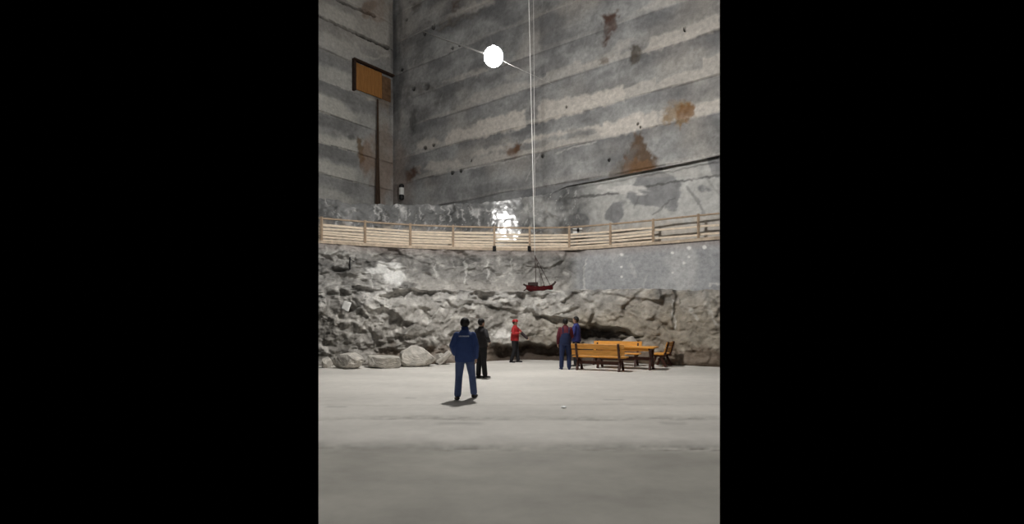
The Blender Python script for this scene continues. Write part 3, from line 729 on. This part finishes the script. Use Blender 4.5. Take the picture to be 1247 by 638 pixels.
# ------------------------------------------------------------------ hatch, trunk and canister near the corner
ang = math.atan2(.765, .643)            # along the left wall, towards the corner
def leftp(px, z, off=0):
    s = (px - CX) / F; D = DleftS(s)
    return Vector((s * D + .765 * off, D - .643 * off, z))
t0 = leftp(430, 16.55, 0)
h = thing('wooden_hatch', 'orange boarded wooden hatch with dark lintel high on the left wall', 'hatch', t0, ang)
bm = bmesh.new()
for i in range(7): box(bm, (.15 + i * .285, -.30, .90 + .05 * (i / 6)), (.275, .07, 1.72 - .02 * (i % 2)), None, .008)
obj('board_panel', bm, M['hatch'], h)
bm = bmesh.new(); box(bm, (-.06, -.22, .95), (.14, .30, 1.95), None, .01); obj('jamb', bm, M['blackwood'], h)
bm = bmesh.new(); beam(bm, (-.2, -.32, 1.92), (2.95, -.32, 1.95), .30, .11, (0, 0, 1), .01); obj('lintel', bm, M['blackwood'], h)
bm = bmesh.new()
for i in range(3): box(bm, (2.28 + i * .24, -.10, .98), (.23, .05, 1.6), None, .006)
obj('side_board', bm, simple('brown_side_boards', (.15, .085, .045), .85, var=.3, scale=4), h)
bm = bmesh.new()
for dx, r0, r1, y in ((-.07, .05, .13, 0), (.08, .035, .12, .05)):
        tube(bm, [(dx * .4, y, 8.1), (dx * .3, y, 4.0), (dx, y, .0)], [(r0, r0), (r1 * .8, r0 * 1.5), (r1 * 1.5, r1)], 8)
o = obj('timber_trunk', bm, M['brownwood']); o.location = (leftp(455, 0, .5).x, leftp(455, 0, .5).y, 8.3); o.rotation_euler = (0, 0, ang)
tag(o, 'tall dark brown timber trunk running down the wall under the orange hatch', 'timber')
bm = bmesh.new(); box(bm, (0, 0, 0), (.34, .12, .42), None, .01)
pk = leftp(452, EYE + (HY - 118) / F * DleftS((452 - CX) / F), .2)
D = DbackS((489 - CX) / F) - .55
p = at(489, 243, D)
c = thing('canister', 'dark canister with a white band, mounted on the grey wall by the corner', 'canister', p, -.2)
bm = bmesh.new(); tube(bm, [(0, 0, .0), (0, 0, .04), (0, 0, .26), (0, 0, .30), (0, 0, .80), (0, 0, .84), (0, 0, .98), (0, 0, 1.06)], [.12, .16, .17, .155, .155, .17, .17, .08], 20)
obj('body', bm, M['black'], c, False)
bm = bmesh.new(); tube(bm, [(0, 0, .31), (0, 0, .79)], [.172, .172], 24); obj('white_band', bm, M['white'], c)
for zz in (.92, .2):
    bm = bmesh.new(); beam(bm, (0, .1, zz), (0, .27, zz), .08, .06); obj('bracket', bm, M['black'], c)

# ------------------------------------------------------------------ globe lamp, cables, ropes
LD_ = 15.5
lp = at(601, 69, LD_)
lamp = thing('globe_lamp', 'bright round globe lamp hanging on a cable high in the chamber', 'lamp', lp)
bm = bmesh.new(); bmesh.ops.create_uvsphere(bm, u_segments=32, v_segments=20, radius=.285); obj('globe', bm, M['globe'], lamp, True)
bm = bmesh.new(); tube(bm, [(0, 0, .27), (0, 0, .33), (0, 0, .36)], [.07, .07, .03], 14); obj('socket', bm, M['black'], lamp)
top = lp + Vector((0, 0, .37))
anc = at(515, 38, DbackS((515 - CX) / F) - .03)
anc2 = at(741, 128, DbackS((741 - CX) / F) - .03)
def sag(a, b, s, n=16): return [a.lerp(b, i / n) - Vector((0, 0, s * 4 * (i / n) * (1 - i / n))) for i in range(n + 1)]
bm = bmesh.new(); u1 = (anc - lp).normalized(); u2 = (anc2 - lp).normalized()
tube(bm, sag(anc, lp + u1 * .30, .02), .026, 8)
tube(bm, sag(lp + u2 * .30, anc2, .1), .004, 8)
o = obj('lamp_cable', bm, M['rope'], None, True); tag(o, 'thin steel cable slanting across the wall and carrying the globe lamp', 'cable')
for nm, x0, x1, y0, y1, r, lab in (('rope', 643.6, 651.3, -16, 311, .016, 'pale rope hanging straight down in front of the wall to the red boat'),
                                   ('rope', 649.6, 651.2, -16, 240, .011, 'thinner pale rope hanging just right of the long one')):
    a, b = at(x0, y0, 23.7 if r > .015 else 25.2), at(x1, y1, 23.7 if r > .015 else 25.2)
    bm = bmesh.new(); tube(bm, [a.lerp(b, i / 12) for i in range(13)], r, 8)
    o = obj(nm, bm, M['rope'], None, True); tag(o, lab, 'rope')

# ------------------------------------------------------------------ small red boat on the ledge
zl = EYE + (HY - 357) / F * 23.6
bp_ = Vector(((657 - CX) / F * 23.6, 23.6, zl))
jj = int(np.argmin(np.abs(PXS - 657)))
boat = thing('boat', 'small dark red boat with a raised dark prow on the rock ledge', 'boat', bp_, -.05)
bm = bmesh.new()
n = 14; rings = []
for i in range(n + 1):
    u = i / n * 2 - 1; x = u * .62
    hw = .26 * max(.06, (1 - abs(u) ** 3)); keel = .02 + .16 * abs(u) ** 3; top_ = .30 + .10 * u ** 2
    ring = []
    for k in range(9):
        a = math.pi * (k / 8); ring.append(bm.verts.new((x, -math.cos(a) * hw, top_ - (top_ - keel) * math.sin(a) ** .7)))
    rings.append(ring)
for i in range(n):
    for k in range(8): bm.faces.new((rings[i][k], rings[i][k + 1], rings[i + 1][k + 1], rings[i + 1][k]))
bm.faces.new(rings[0]); bm.faces.new(rings[-1])
bmesh.ops.solidify(bm, geom=bm.faces[:], thickness=.03)
obj('hull', bm, M['boat'], boat)
bm = bmesh.new(); beam(bm, (.52, 0, .28), (.66, 0, .44), .10, .10); beam(bm, (.66, 0, .42), (.74, 0, .54), .08, .09); obj('prow', bm, M['boatdark'], boat)
bm = bmesh.new(); beam(bm, (-.55, 0, .3), (-.74, 0, .42), .08, .08); beam(bm, (-.62, .05, .2), (-.78, .05, .05), .05, .05); obj('stern_post', bm, M['boatdark'], boat)
bm = bmesh.new(); box(bm, (-.3, 0, .42), (.46, .30, .16), None, .02); obj('cabin', bm, M['boatdark'], boat)
for x in (-.1, .2): 
    bm = bmesh.new(); box(bm, (x, 0, .32), (.12, .5, .03)); obj('thwart', bm, M['boatdark'], boat)
bm = bmesh.new(); beam(bm, (-.17, -.16, -.3), (-.17, -.16, .08), .05, .05, (0, 1, 0)); obj('prop', bm, M['boatdark'], boat)
bm = bmesh.new(); beam(bm, (-.16, .06, .25), (-.20, .10, 1.75), .035, .035, (0, 1, 0)); obj('mast', bm, M['boatdark'], boat)
for xa, za in ((.50, .36), (.22, .34)):
    bm = bmesh.new(); tube(bm, [(-.20, .10, 1.7), (xa, .05, za)], .014, 6); obj('stay', bm, M['boatdark'], boat)
for x in (-.3, .3):
    bm = bmesh.new(); box(bm, (x, .05, .03), (.10, .42, .14)); obj('cradle', bm, M['boatdark'], boat)

# ------------------------------------------------------------------ benches and table
def bench(label, a, b, L, flip):
    """a, b: floor points of the two end supports' line; the back is on the -y side of the bench's own frame"""
    a, b = Vector(a), Vector(b); mid = (a + b) / 2; rz = math.atan2(b.y - a.y, b.x - a.x) + (math.pi if flip else 0)
    t = thing('bench', label, 'bench', (mid.x, mid.y, 0), rz, 'slatted benches round the wooden table')
    sp = (b - a).length / 2
    bm = bmesh.new()
    for y in (-.13, .03, .19): box(bm, (0, y, .45), (L, .15, .042), None, .006)
    obj('seat', bm, M['varnish'], t)
    R = Matrix.Rotation(math.radians(14), 3, 'X')
    for y, z, hgt in ((-.305, .80, .17), (-.252, .60, .17)):
        bm = bmesh.new(); box(bm, (0, y, z), (L, .032, hgt), R, .006); obj('backrest_board', bm, M['varnish'], t)
    for sx in (-sp, sp):
        bm = bmesh.new(); beam(bm, (sx, -.20, .36), (sx, -.355, .90), .07, .075, (0, 1, 0)); obj('back_post', bm, M['darkwood'], t)
        for y0, y1 in ((-.06, -.27), (.06, .25)):
            bm = bmesh.new(); beam(bm, (sx, y0, .43), (sx, y1, .0), .07, .08, (0, 1, 0)); obj('leg', bm, M['darkwood'], t)
        bm = bmesh.new(); beam(bm, (sx, -.27, .395), (sx, .25, .395), .06, .065); obj('seat_bearer', bm, M['darkwood'], t)
    bm = bmesh.new(); beam(bm, (-sp, 0, .25), (sp, 0, .25), .05, .11); obj('stretcher', bm, M['darkwood'], t)
    return t
bench('orange slatted bench with its back to the viewer, right beside the person in maroon', (2.27, 17.28, 0), (3.53, 16.62, 0), 1.78, False)
bench('orange slatted bench on the far side of the table, facing the viewer', (3.12, 19.25, 0), (4.50, 18.6, 0), 1.80, True)
bench('bench seen end on at the right end of the table, with a slanted dark post', (5.22, 18.32, 0), (5.62, 18.99, 0), 1.0, False)
ta, tb = Vector((3.05, 18.15, 0)), Vector((4.72, 17.25, 0))
mid = (ta + tb) / 2
tbl = thing('table', 'long orange topped wooden table with dark legs between two benches', 'table', (mid.x, mid.y, 0), math.atan2(tb.y - ta.y, tb.x - ta.x))
L = (tb - ta).length; 
bm = bmesh.new()
for i in range(4): box(bm, (0, -.27 + i * .18, .745), (L + .25, .172, .05), None, .006)
obj('tabletop', bm, M['varnish'], tbl)
for sx in (-L / 2 + .06, L / 2 - .04):
    for y0, y1 in ((-.24, -.10), (.24, .10)):
        bm = bmesh.new(); beam(bm, (sx, y0 * .9, .71), (sx, y1, .40), .075, .085, (0, 1, 0)); beam(bm, (sx, y1, .42), (sx, y0 * 1.1, .0), .075, .085, (0, 1, 0)); obj('leg', bm, M['darkwood'], tbl)
    bm = bmesh.new(); beam(bm, (sx, -.32, .69), (sx, .32, .69), .07, .07); obj('bearer', bm, M['darkwood'], tbl)
for y in (-.30, .30):
    bm = bmesh.new(); box(bm, (0, y, .675), (L - .1, .03, .09), None, .005); obj('apron', bm, M['varnish'], tbl)
bm = bmesh.new(); beam(bm, (-L / 2, 0, .36), (L / 2, 0, .36), .05, .11); obj('stretcher', bm, M['darkwood'], tbl)

# white scrap on the floor, a bright spot built as a flat white piece
D = F * EYE / (496.5 - HY)
bm = bmesh.new(); blob(bm, (0, 0, .006), (.052, .085, .016), 3)
for v in bm.verts: v.co *= 1 + .10 * math.sin(v.index * 2.1)
o = obj('floor_glint', bm, simple('bright_glint_white', (.97, .97, .96), .25, var=.02, spec=.8)); o.location = ((686.5 - CX) / F * D, D, .012)
tag(o, 'tiny white scrap built as a flat piece on the open grey floor', 'glint')

# ------------------------------------------------------------------ PEOPLE
def remeshed(bm, voxel, it=4, fac=.5):
    me = bpy.data.meshes.new('tmp'); bmesh.ops.recalc_face_normals(bm, faces=bm.faces[:]); bm.to_mesh(me); bm.free()
    o = bpy.data.objects.new('tmp', me); COL.objects.link(o)
    m = o.modifiers.new('r', 'REMESH'); m.mode = 'VOXEL'; m.voxel_size = voxel
    s = o.modifiers.new('s', 'SMOOTH'); s.iterations = it; s.factor = fac
    dg = bpy.context.evaluated_depsgraph_get(); out = bpy.data.meshes.new_from_object(o.evaluated_get(dg))
    bpy.data.objects.remove(o); bpy.data.meshes.remove(me)
    return out
def lerp(a, b, t): return Vector(a).lerp(Vector(b), t)
def limb(bm, pts, rad, n=16): tube(bm, pts, rad, n)
def chain(bm, pts, rads, n=14, steps=5):
    """limb through joints with rounded ends"""
    P, R = [], []
    for i in range(len(pts) - 1):
        for k in range(steps):
            t = k / steps; P.append(lerp(pts[i], pts[i + 1], t)); R.append(rads[i] * (1 - t) + rads[i + 1] * t)
    P.append(Vector(pts[-1])); R.append(rads[-1])
    tube(bm, P, R, n)
    for p, r in zip(pts, rads): blob(bm, p, r * .98, 2)
def hand(bm, wrist, dirv, palmn, side, curl=.5):
    """palm, four fingers of unequal length, thumb from the side of the palm"""
    d = Vector(dirv).normalized(); nrm = Vector(palmn); nrm = (nrm - d * nrm.dot(d)).normalized(); w = d.cross(nrm) * side
    wr = Vector(wrist)
    R = Matrix((w, d, nrm)).transposed()
    blob(bm, wr + d * .05, (.040, .055, .018), 3, R)
    for k, (o_, l) in enumerate(((.030, .070), (.011, .080), (-.009, .074), (-.028, .058))):
        p0 = wr + d * .085 + w * o_; a1 = curl * .6; a2 = curl * 1.4
        d1 = d * math.cos(a1) + nrm * math.sin(a1); d2 = d * math.cos(a2) + nrm * math.sin(a2); d3 = d * math.cos(a2 * 1.4) + nrm * math.sin(a2 * 1.4)
        p1 = p0 + d1 * l * .45; p2 = p1 + d2 * l * .33; p3 = p2 + d3 * l * .25
        chain(bm, [p0 - d * .02, p0, p1, p2, p3], [.011, .0105, .0098, .0090, .008], 8, 2)
    q0 = wr + d * .025 + w * .030; q1 = q0 + (d * .6 + w * .7 + nrm * .25).normalized() * .035; q2 = q1 + (d * .9 + w * .25 + nrm * .4).normalized() * .032; q3 = q2 + (d * .95 + nrm * .4).normalized() * .02
    chain(bm, [q0, q1, q2, q3], [.014, .012, .011, .009], 8, 2)
def person(label, loc, yaw, Ht, J, cols, cap=None, lean=(0, 0), look=0, jacket_hem=.78, extras=None, build=1.0, group='people standing and walking on the mine floor', knit=False, collar=0):
    """own frame: faces +y, x to its right; J holds the joints (metres, at 1.75 m height)"""
    k = Ht / 1.75
    root = thing('person', label, 'person', loc, yaw, group)
    root.scale = (k, k, k)
    lx, ly = lean
    hip = {'R': Vector((.095, 0, .92)), 'L': Vector((-.095, 0, .92))}
    sh = {'R': Vector((.168 * build + lx, ly, 1.405)), 'L': Vector((-.168 * build + lx, ly, 1.405))}
    neck = Vector((lx, ly + .0, 1.47)); hd = Vector((lx * 1.15, ly * 1.2 + .02, 1.618))
    RH = Matrix.Rotation(look, 3, 'Z')
    # ---- body: one continuous surface
    bm = bmesh.new()
    def torso(b, g, z0=.90, hem=None):
        pts = [(0, 0, z0), (0, 0, .98), (lx * .3, ly * .3, 1.10), (lx * .6, ly * .6, 1.24), (lx * .9, ly * .9, 1.36), (lx, ly, 1.43), (lx, ly, 1.475)]
        rr = [(.155, .11), (.158, .115), (.142, .10), (.160, .112), (.168, .11), (.12, .085), (.06, .06)]
        tube(b, pts, [((a + g) * build, c + g) for a, c in rr], 24)
    torso(bm, 0)
    tube(bm, [neck - Vector((0, 0, .06)), neck, hd - Vector((0, .01, .06))], [.062, .055, .052], 16)
    hv = blob(bm, hd + RH @ Vector((0, -.008, .015)), (.080, .100, .114), 4, RH)
    blob(bm, hd + RH @ Vector((0, .030, -.055)), (.052, .056, .062), 3, RH)                     # jaw
    blob(bm, hd + RH @ Vector((0, .066, -.095)), (.022, .018, .016), 2, RH)                     # chin
    blob(bm, hd + RH @ Vector((0, .096, -.022)), (.013, .018, .020), 2, RH)                     # nose
    blob(bm, hd + RH @ Vector((0, .082, -.004)), (.008, .016, .026), 2, RH)
    blob(bm, hd + RH @ Vector((0, .080, -.058)), (.022, .012, .007), 2, RH)                     # lips
    blob(bm, hd + RH @ Vector((0, .080, -.068)), (.019, .012, .007), 2, RH)
    blob(bm, hd + RH @ Vector((0, .072, .028)), (.050, .020, .012), 2, RH)                      # brow
    for sx in (-1, 1): blob(bm, hd + RH @ Vector((sx * .076, -.008, -.012)), (.010, .020, .030), 2, RH)
    for s_ in 'RL':
        sg = 1 if s_ == 'R' else -1
        el, wr = Vector(J['el' + s_]), Vector(J['wr' + s_]); kn, an = Vector(J['kn' + s_]), Vector(J['an' + s_])
        chain(bm, [sh[s_], el, wr], [.048, .036, .026])
        chain(bm, [hip[s_], kn, an], [.085, .055, .040])
        dv = J.get('hd' + s_, (wr - el).normalized()); pn = J.get('pn' + s_, (-sg, .35, 0))
        hand(bm, wr, dv, pn, J.get('sd' + s_, 1 if s_ == 'R' else -1), J.get('curl' + s_, .5))
        toe = Vector(J['toe' + s_]).normalized()
        chain(bm, [an, an - Vector((0, 0, an.z - .045)) * .9, Vector((an.x, an.y, an.z - .05)) + toe * .12], [.036, .032, .026])
    me = remeshed(bm, .0075, 3)
    obj('body', me, M['skin'], root, True)
    for sx in (-1, 1):
        bm = bmesh.new(); blob(bm, hd + RH @ Vector((sx * .030, .078, .010)), (.012, .008, .008), 2, RH); obj('eye', bm, M['eye'], root, True)
    # ---- hair / headgear
    bm = bmesh.new()
    blob(bm, hd + RH @ Vector((0, -.016, .026)), (.094, .110, .114), 4, RH)
    dele = []
    for v in bm.verts:
        q = RH.transposed() @ (v.co - hd)
        if q.z < -.075 or (q.y > .045 and q.z < .055) or (abs(q.x) > .055 and q.z < .0 and q.y > -.03): dele.append(v)
    bmesh.ops.delete(bm, geom=dele, context='VERTS')
    bmesh.ops.solidify(bm, geom=bm.faces[:], thickness=.012)
    obj('hair', bm, M['hair'], root, True)
    if cap:
        bm = bmesh.new(); blob(bm, hd + RH @ Vector((0, -.008, .050)), (.110, .130, .098), 4, RH)
        bmesh.ops.delete(bm, geom=[v for v in bm.verts if v.co.z < hd.z + .035], context='VERTS')
        bmesh.ops.solidify(bm, geom=bm.faces[:], thickness=.01)
        hl = obj('helmet', bm, cap, root, True)
        bm = bmesh.new(); tube(bm, [hd + RH @ Vector((0, 0, .034)), hd + RH @ Vector((0, 0, .044))], [.122, .118], 24)
        bmesh.ops.scale(bm, vec=(1, 1.12, 1), verts=bm.verts[:], space=Matrix.Translation(-hd)); obj('brim', bm, cap, hl, True)
    if knit:
        bm = bmesh.new(); blob(bm, hd + RH @ Vector((0, -.010, .034)), (.104, .120, .116), 4, RH)
        bmesh.ops.delete(bm, geom=[v for v in bm.verts if v.co.z < hd.z - .03 + .35 * (RH.transposed() @ (v.co - hd)).y], context='VERTS')
        bmesh.ops.solidify(bm, geom=bm.faces[:], thickness=.012)
        obj('knit_cap', bm, M['hair'], root, True)
    # ---- trousers
    bm = bmesh.new()
    tube(bm, [(0, 0, .84), (0, 0, .92), (0, 0, 1.02)], [(.165 * build, .125), (.172 * build, .130), (.160 * build, .122)], 24)
    for s_ in 'RL':
        kn, an = Vector(J['kn' + s_]), Vector(J['an' + s_])
        cuff = an + (kn - an).normalized() * .02
        chain(bm, [hip[s_] - Vector((0, 0, .02)), lerp(hip[s_], kn, .5), kn, lerp(kn, cuff, .5), cuff], [.112, .098, .080, .078, .076], 16, 4)
    me = remeshed(bm, .012, 4); obj('trousers', me, cols['trousers'], root, True)
    # ---- jacket
    bm = bmesh.new()
    pts = [(0, 0, jacket_hem), (0, 0, .90), (0, 0, 1.0), (lx * .3, ly * .3, 1.12), (lx * .6, ly * .6, 1.26), (lx * .9, ly * .9, 1.37), (lx, ly, 1.44), (lx, ly + .01, 1.505)]
    rr = [(.205, .165), (.212, .170), (.208, .165), (.205, .158), (.205, .150), (.188, .132), (.120, .100), (.075, .078)]
    if jacket_hem > .95:
        pts = [(0, 0, jacket_hem)] + pts[3:]; rr = [(.192, .145)] + rr[3:]
    tube(bm, pts, [(a * build, c) for a, c in rr], 26)
    for s_ in 'RL':
        el, wr = Vector(J['el' + s_]), Vector(J['wr' + s_])
        chain(bm, [sh[s_] - Vector((0, 0, .012)), lerp(sh[s_], el, .5), el, lerp(el, wr, .55), lerp(el, wr, .93)], [.070, .070, .062, .056, .048], 16, 4)
    me = remeshed(bm, .012, 5); jk = obj('jacket', me, cols['top'], root, True)
    bm = bmesh.new(); tube(bm, [neck + Vector((0, .0, -.02)), neck + Vector((0, .004, .045 + collar))], [(.078, .080), (.068 + collar * .3, .070 + collar * .3)], 20, cap=False)
    bmesh.ops.solidify(bm, geom=bm.faces[:], thickness=.012); obj('collar', bm, cols.get('collar', cols['top']), jk, True)
    # ---- shoes
    for s_ in 'RL':
        an = Vector(J['an' + s_]); toe = Vector(J['toe' + s_]); lift = an.z - .085
        th = Vector((toe.x, toe.y, 0)).normalized(); pitch = J.get('pitch' + s_, 0)
        fz = Vector((0, 0, 1)); fd = (th * math.cos(pitch) - fz * math.sin(pitch))
        bm = bmesh.new(); b0 = Vector((an.x, an.y, an.z - .045))
        tube(bm, [an + Vector((0, 0, .05)), an, b0], [.056, .055, .05], 14)
        side = fd.cross(fz).normalized(); up = side.cross(fd)
        R = Matrix((side, fd, up)).transposed()
        blob(bm, b0 - fd * .03 - up * .005, (.046, .060, .042), 3, R); blob(bm, b0 + fd * .07 - up * .010, (.050, .095, .036), 3, R); blob(bm, b0 + fd * .13 - up * .014, (.048, .062, .029), 3, R)
        me = remeshed(bm, .010, 3)
        zmin = min(v.co.z for v in me.vertices)
        obj('shoe', me, cols.get('shoe', M['shoe']), root, True)
    if extras: extras(root, jk, hd, RH)
    return root
def J0(**kw):
    d = dict(elR=(.235, -.03, 1.14), wrR=(.235, .06, .90), elL=(-.235, -.03, 1.14), wrL=(-.235, .06, .90),
             knR=(.10, .01, .49), knL=(-.10, .01, .49), anR=(.11, -.02, .085), anL=(-.11, -.02, .085), toeR=(.15, 1, 0), toeL=(-.15, 1, 0))
    d.update(kw); return d

# 1: blue jacket, walking away
def back_print(root, jk, hd, RH):
    bm = bmesh.new(); rnd = random.Random(3); x = -.105
    while x < .10:                         # a short line of small white capitals, too small to read in the photograph
        w = rnd.choice((.014, .016, .018)); kind = rnd.randrange(3)
        box(bm, (x + .003, 0, 0), (.005, .006, .026), None, 0)
        if kind != 1: box(bm, (x + w - .003, 0, 0), (.005, .006, .026), None, 0)
        if kind != 2: box(bm, (x + w / 2, 0, .0105), (w, .006, .005), None, 0)
        box(bm, (x + w / 2, 0, -.0105 if kind else 0), (w, .006, .005), None, 0)
        x += w + .006
    bmesh.ops.rotate(bm, cent=(0, 0, 0), matrix=Matrix.Rotation(math.pi, 3, 'Z'), verts=bm.verts[:])
    for v in bm.verts: v.co.y += -.1545 + 1.6 * v.co.x ** 2
    bmesh.ops.translate(bm, vec=(-.01, 0, 1.36), verts=bm.verts[:])
    obj('back_print', bm, M['letter'], jk)
person('person in a blue jacket with white back print and blue trousers, walking away', ((566.0 - CX) / F * 10.72, 10.72, 0), .06, 1.68,
       J0(elL=(-.275, -.04, 1.15), wrL=(-.22, .13, .95), elR=(.250, -.03, 1.14), wrR=(.245, .02, .88), anL=(-.145, -.22, .100), knL=(-.125, -.03, .49), anR=(.195, .20, .085), knR=(.155, .17, .50), toeL=(-.25, 1, 0), toeR=(.35, 1, 0), pitchL=.12),
       dict(top=M['blue'], trousers=M['blue2']), lean=(.0, .03), jacket_hem=.80, extras=back_print, build=1.04, knit=True, collar=.045)
# 2: charcoal, turned to the right
person('person in dark charcoal clothes with right elbow out, beyond the blue jacket', ((586.0 - CX) / F * 14.65, 14.65, 0), -.75, 1.70,
       J0(elR=(.33, -.08, 1.20), wrR=(.20, .14, 1.07), elL=(-.24, .0, 1.14), wrL=(-.20, .12, .93), anL=(-.10, -.02, .085), anR=(.08, .08, .085), toeR=(.2, 1, 0), toeL=(0, 1, 0)),
       dict(top=M['charcoal'], trousers=M['darkcloth']), look=-.1, jacket_hem=.95)
# 3: red jacket and helmet
def bands(root, jk, hd, RH):
    bm = bmesh.new(); chain(bm, [(-.232, .18, 1.218), (-.24, .20, 1.20), (-.222, .31, 1.11), (-.20, .42, 1.02), (-.188, .48, .975)], [.066, .068, .060, .056, .050]); obj('dark_sleeve', bm, M['glove'], jk, True)
    bm = bmesh.new(); tube(bm, [(0, 0, 1.195), (0, 0, 1.235)], [(.218, .165), (.219, .165)], 26); obj('reflective_band', bm, M['reflect'], jk, True)
person('person in a red jacket and red helmet with one arm reaching right', ((627.0 - CX) / F * 20.3, 20.3, 0), -1.9, 1.70,
       J0(elL=(-.24, .20, 1.20), wrL=(-.20, .42, 1.02), elR=(.27, .02, 1.16), wrR=(.10, .21, 1.20), anL=(-.10, .10, .085), knL=(-.10, .06, .49), anR=(.11, -.12, .085), hdR=(-.6, .3, .1), pnR=(0, -1, 0)),
       dict(top=M['red'], trousers=M['darkcloth'], shoe=M['darkcloth']), cap=M['helmet'], jacket_hem=.88, extras=bands)
# 4: maroon top, navy overalls
def bib(root, jk, hd, RH):
    bm = bmesh.new()
    tube(bm, [(0, 0, .86), (0, 0, .95), (0, 0, 1.08), (0, 0, 1.22), (0, 0, 1.26)], [(.196, .152), (.210, .165), (.212, .168), (.205, .160), (.15, .158)], 26)
    ov = obj('overall_bib', remeshed(bm, .012, 3), M['navy'], root, True)
    for sx in (-1, 1):
        bm = bmesh.new(); beam(bm, (sx * .10, -.148, 1.24), (sx * .11, -.115, 1.45), .035, .012, (0, 1, 0), 0); obj('strap', bm, M['navy'], ov)
person('person in a maroon top and navy overalls, back turned, left of the bench', ((688.5 - CX) / F * 17.3, 17.3, 0), .05, 1.72,
       J0(elL=(-.25, -.02, 1.13), wrL=(-.25, .05, .88), elR=(.235, .03, 1.14), wrR=(.16, .20, 1.0), anL=(-.135, .0, .085), anR=(.125, -.03, .085), knL=(-.12, .01, .49), knR=(.12, .01, .49)),
       dict(top=M['maroon'], trousers=M['navy'], shoe=M['navy']), jacket_hem=1.0, extras=bib, build=1.05)
# 5: royal blue, behind the bench
person('person in royal blue jacket standing behind the left end of the bench', ((701.7 - CX) / F * 18.55, 18.55, 0), 1.15, 1.80,
       J0(elR=(.23, .02, 1.14), wrR=(.21, .16, .94), elL=(-.23, .02, 1.14), wrL=(-.18, .18, .98)),
       dict(top=M['royal'], trousers=M['darkcloth']), jacket_hem=.86, look=.1)

# ------------------------------------------------------------------ light, camera, view
w = bpy.data.worlds.new('mine_dark'); sc.world = w; w.use_nodes = True
w.node_tree.nodes['Background'].inputs[0].default_value = (0, 0, 0, 1); w.node_tree.nodes['Background'].inputs[1].default_value = 0
def add_fill(name, loc, power, r=.3):
    l = bpy.data.lights.new(name, 'POINT'); l.energy = power; l.shadow_soft_size = r; l.color = (1, .98, .945)
    o = bpy.data.objects.new(name, l); link(o); o.location = loc; return o
add_fill('fill_light', (-2.5, -6.0, 10.0), 1500)  # unseen fill light, added behind the camera
add_fill('fill_light', (4.5, 15.0, 21.0), 650)  # unseen fill, added overhead to brighten the upper walls
add_fill('fill_light', (-4.0, 19.0, 22.5), 550)  # second added overhead fill, also out of view

cam = bpy.data.cameras.new('camera'); co = bpy.data.objects.new('camera', cam); link(co)
co.location = (0, 0, EYE); co.rotation_euler = (math.pi / 2, 0, 0)
cam.sensor_fit = 'HORIZONTAL'; cam.sensor_width = 36; cam.lens = F / W * 36; cam.shift_x = 0; cam.shift_y = (HY - H / 2) / W
cam.clip_start = .05; cam.clip_end = 200
sc.camera = co
sc.view_settings.view_transform = 'Standard'; sc.view_settings.look = 'None'
sc.view_settings.exposure = 0; sc.view_settings.gamma = 1; sc.view_settings.use_curve_mapping = False
sc.cycles.sample_clamp_indirect = 6
sc.cycles.max_bounces = 6
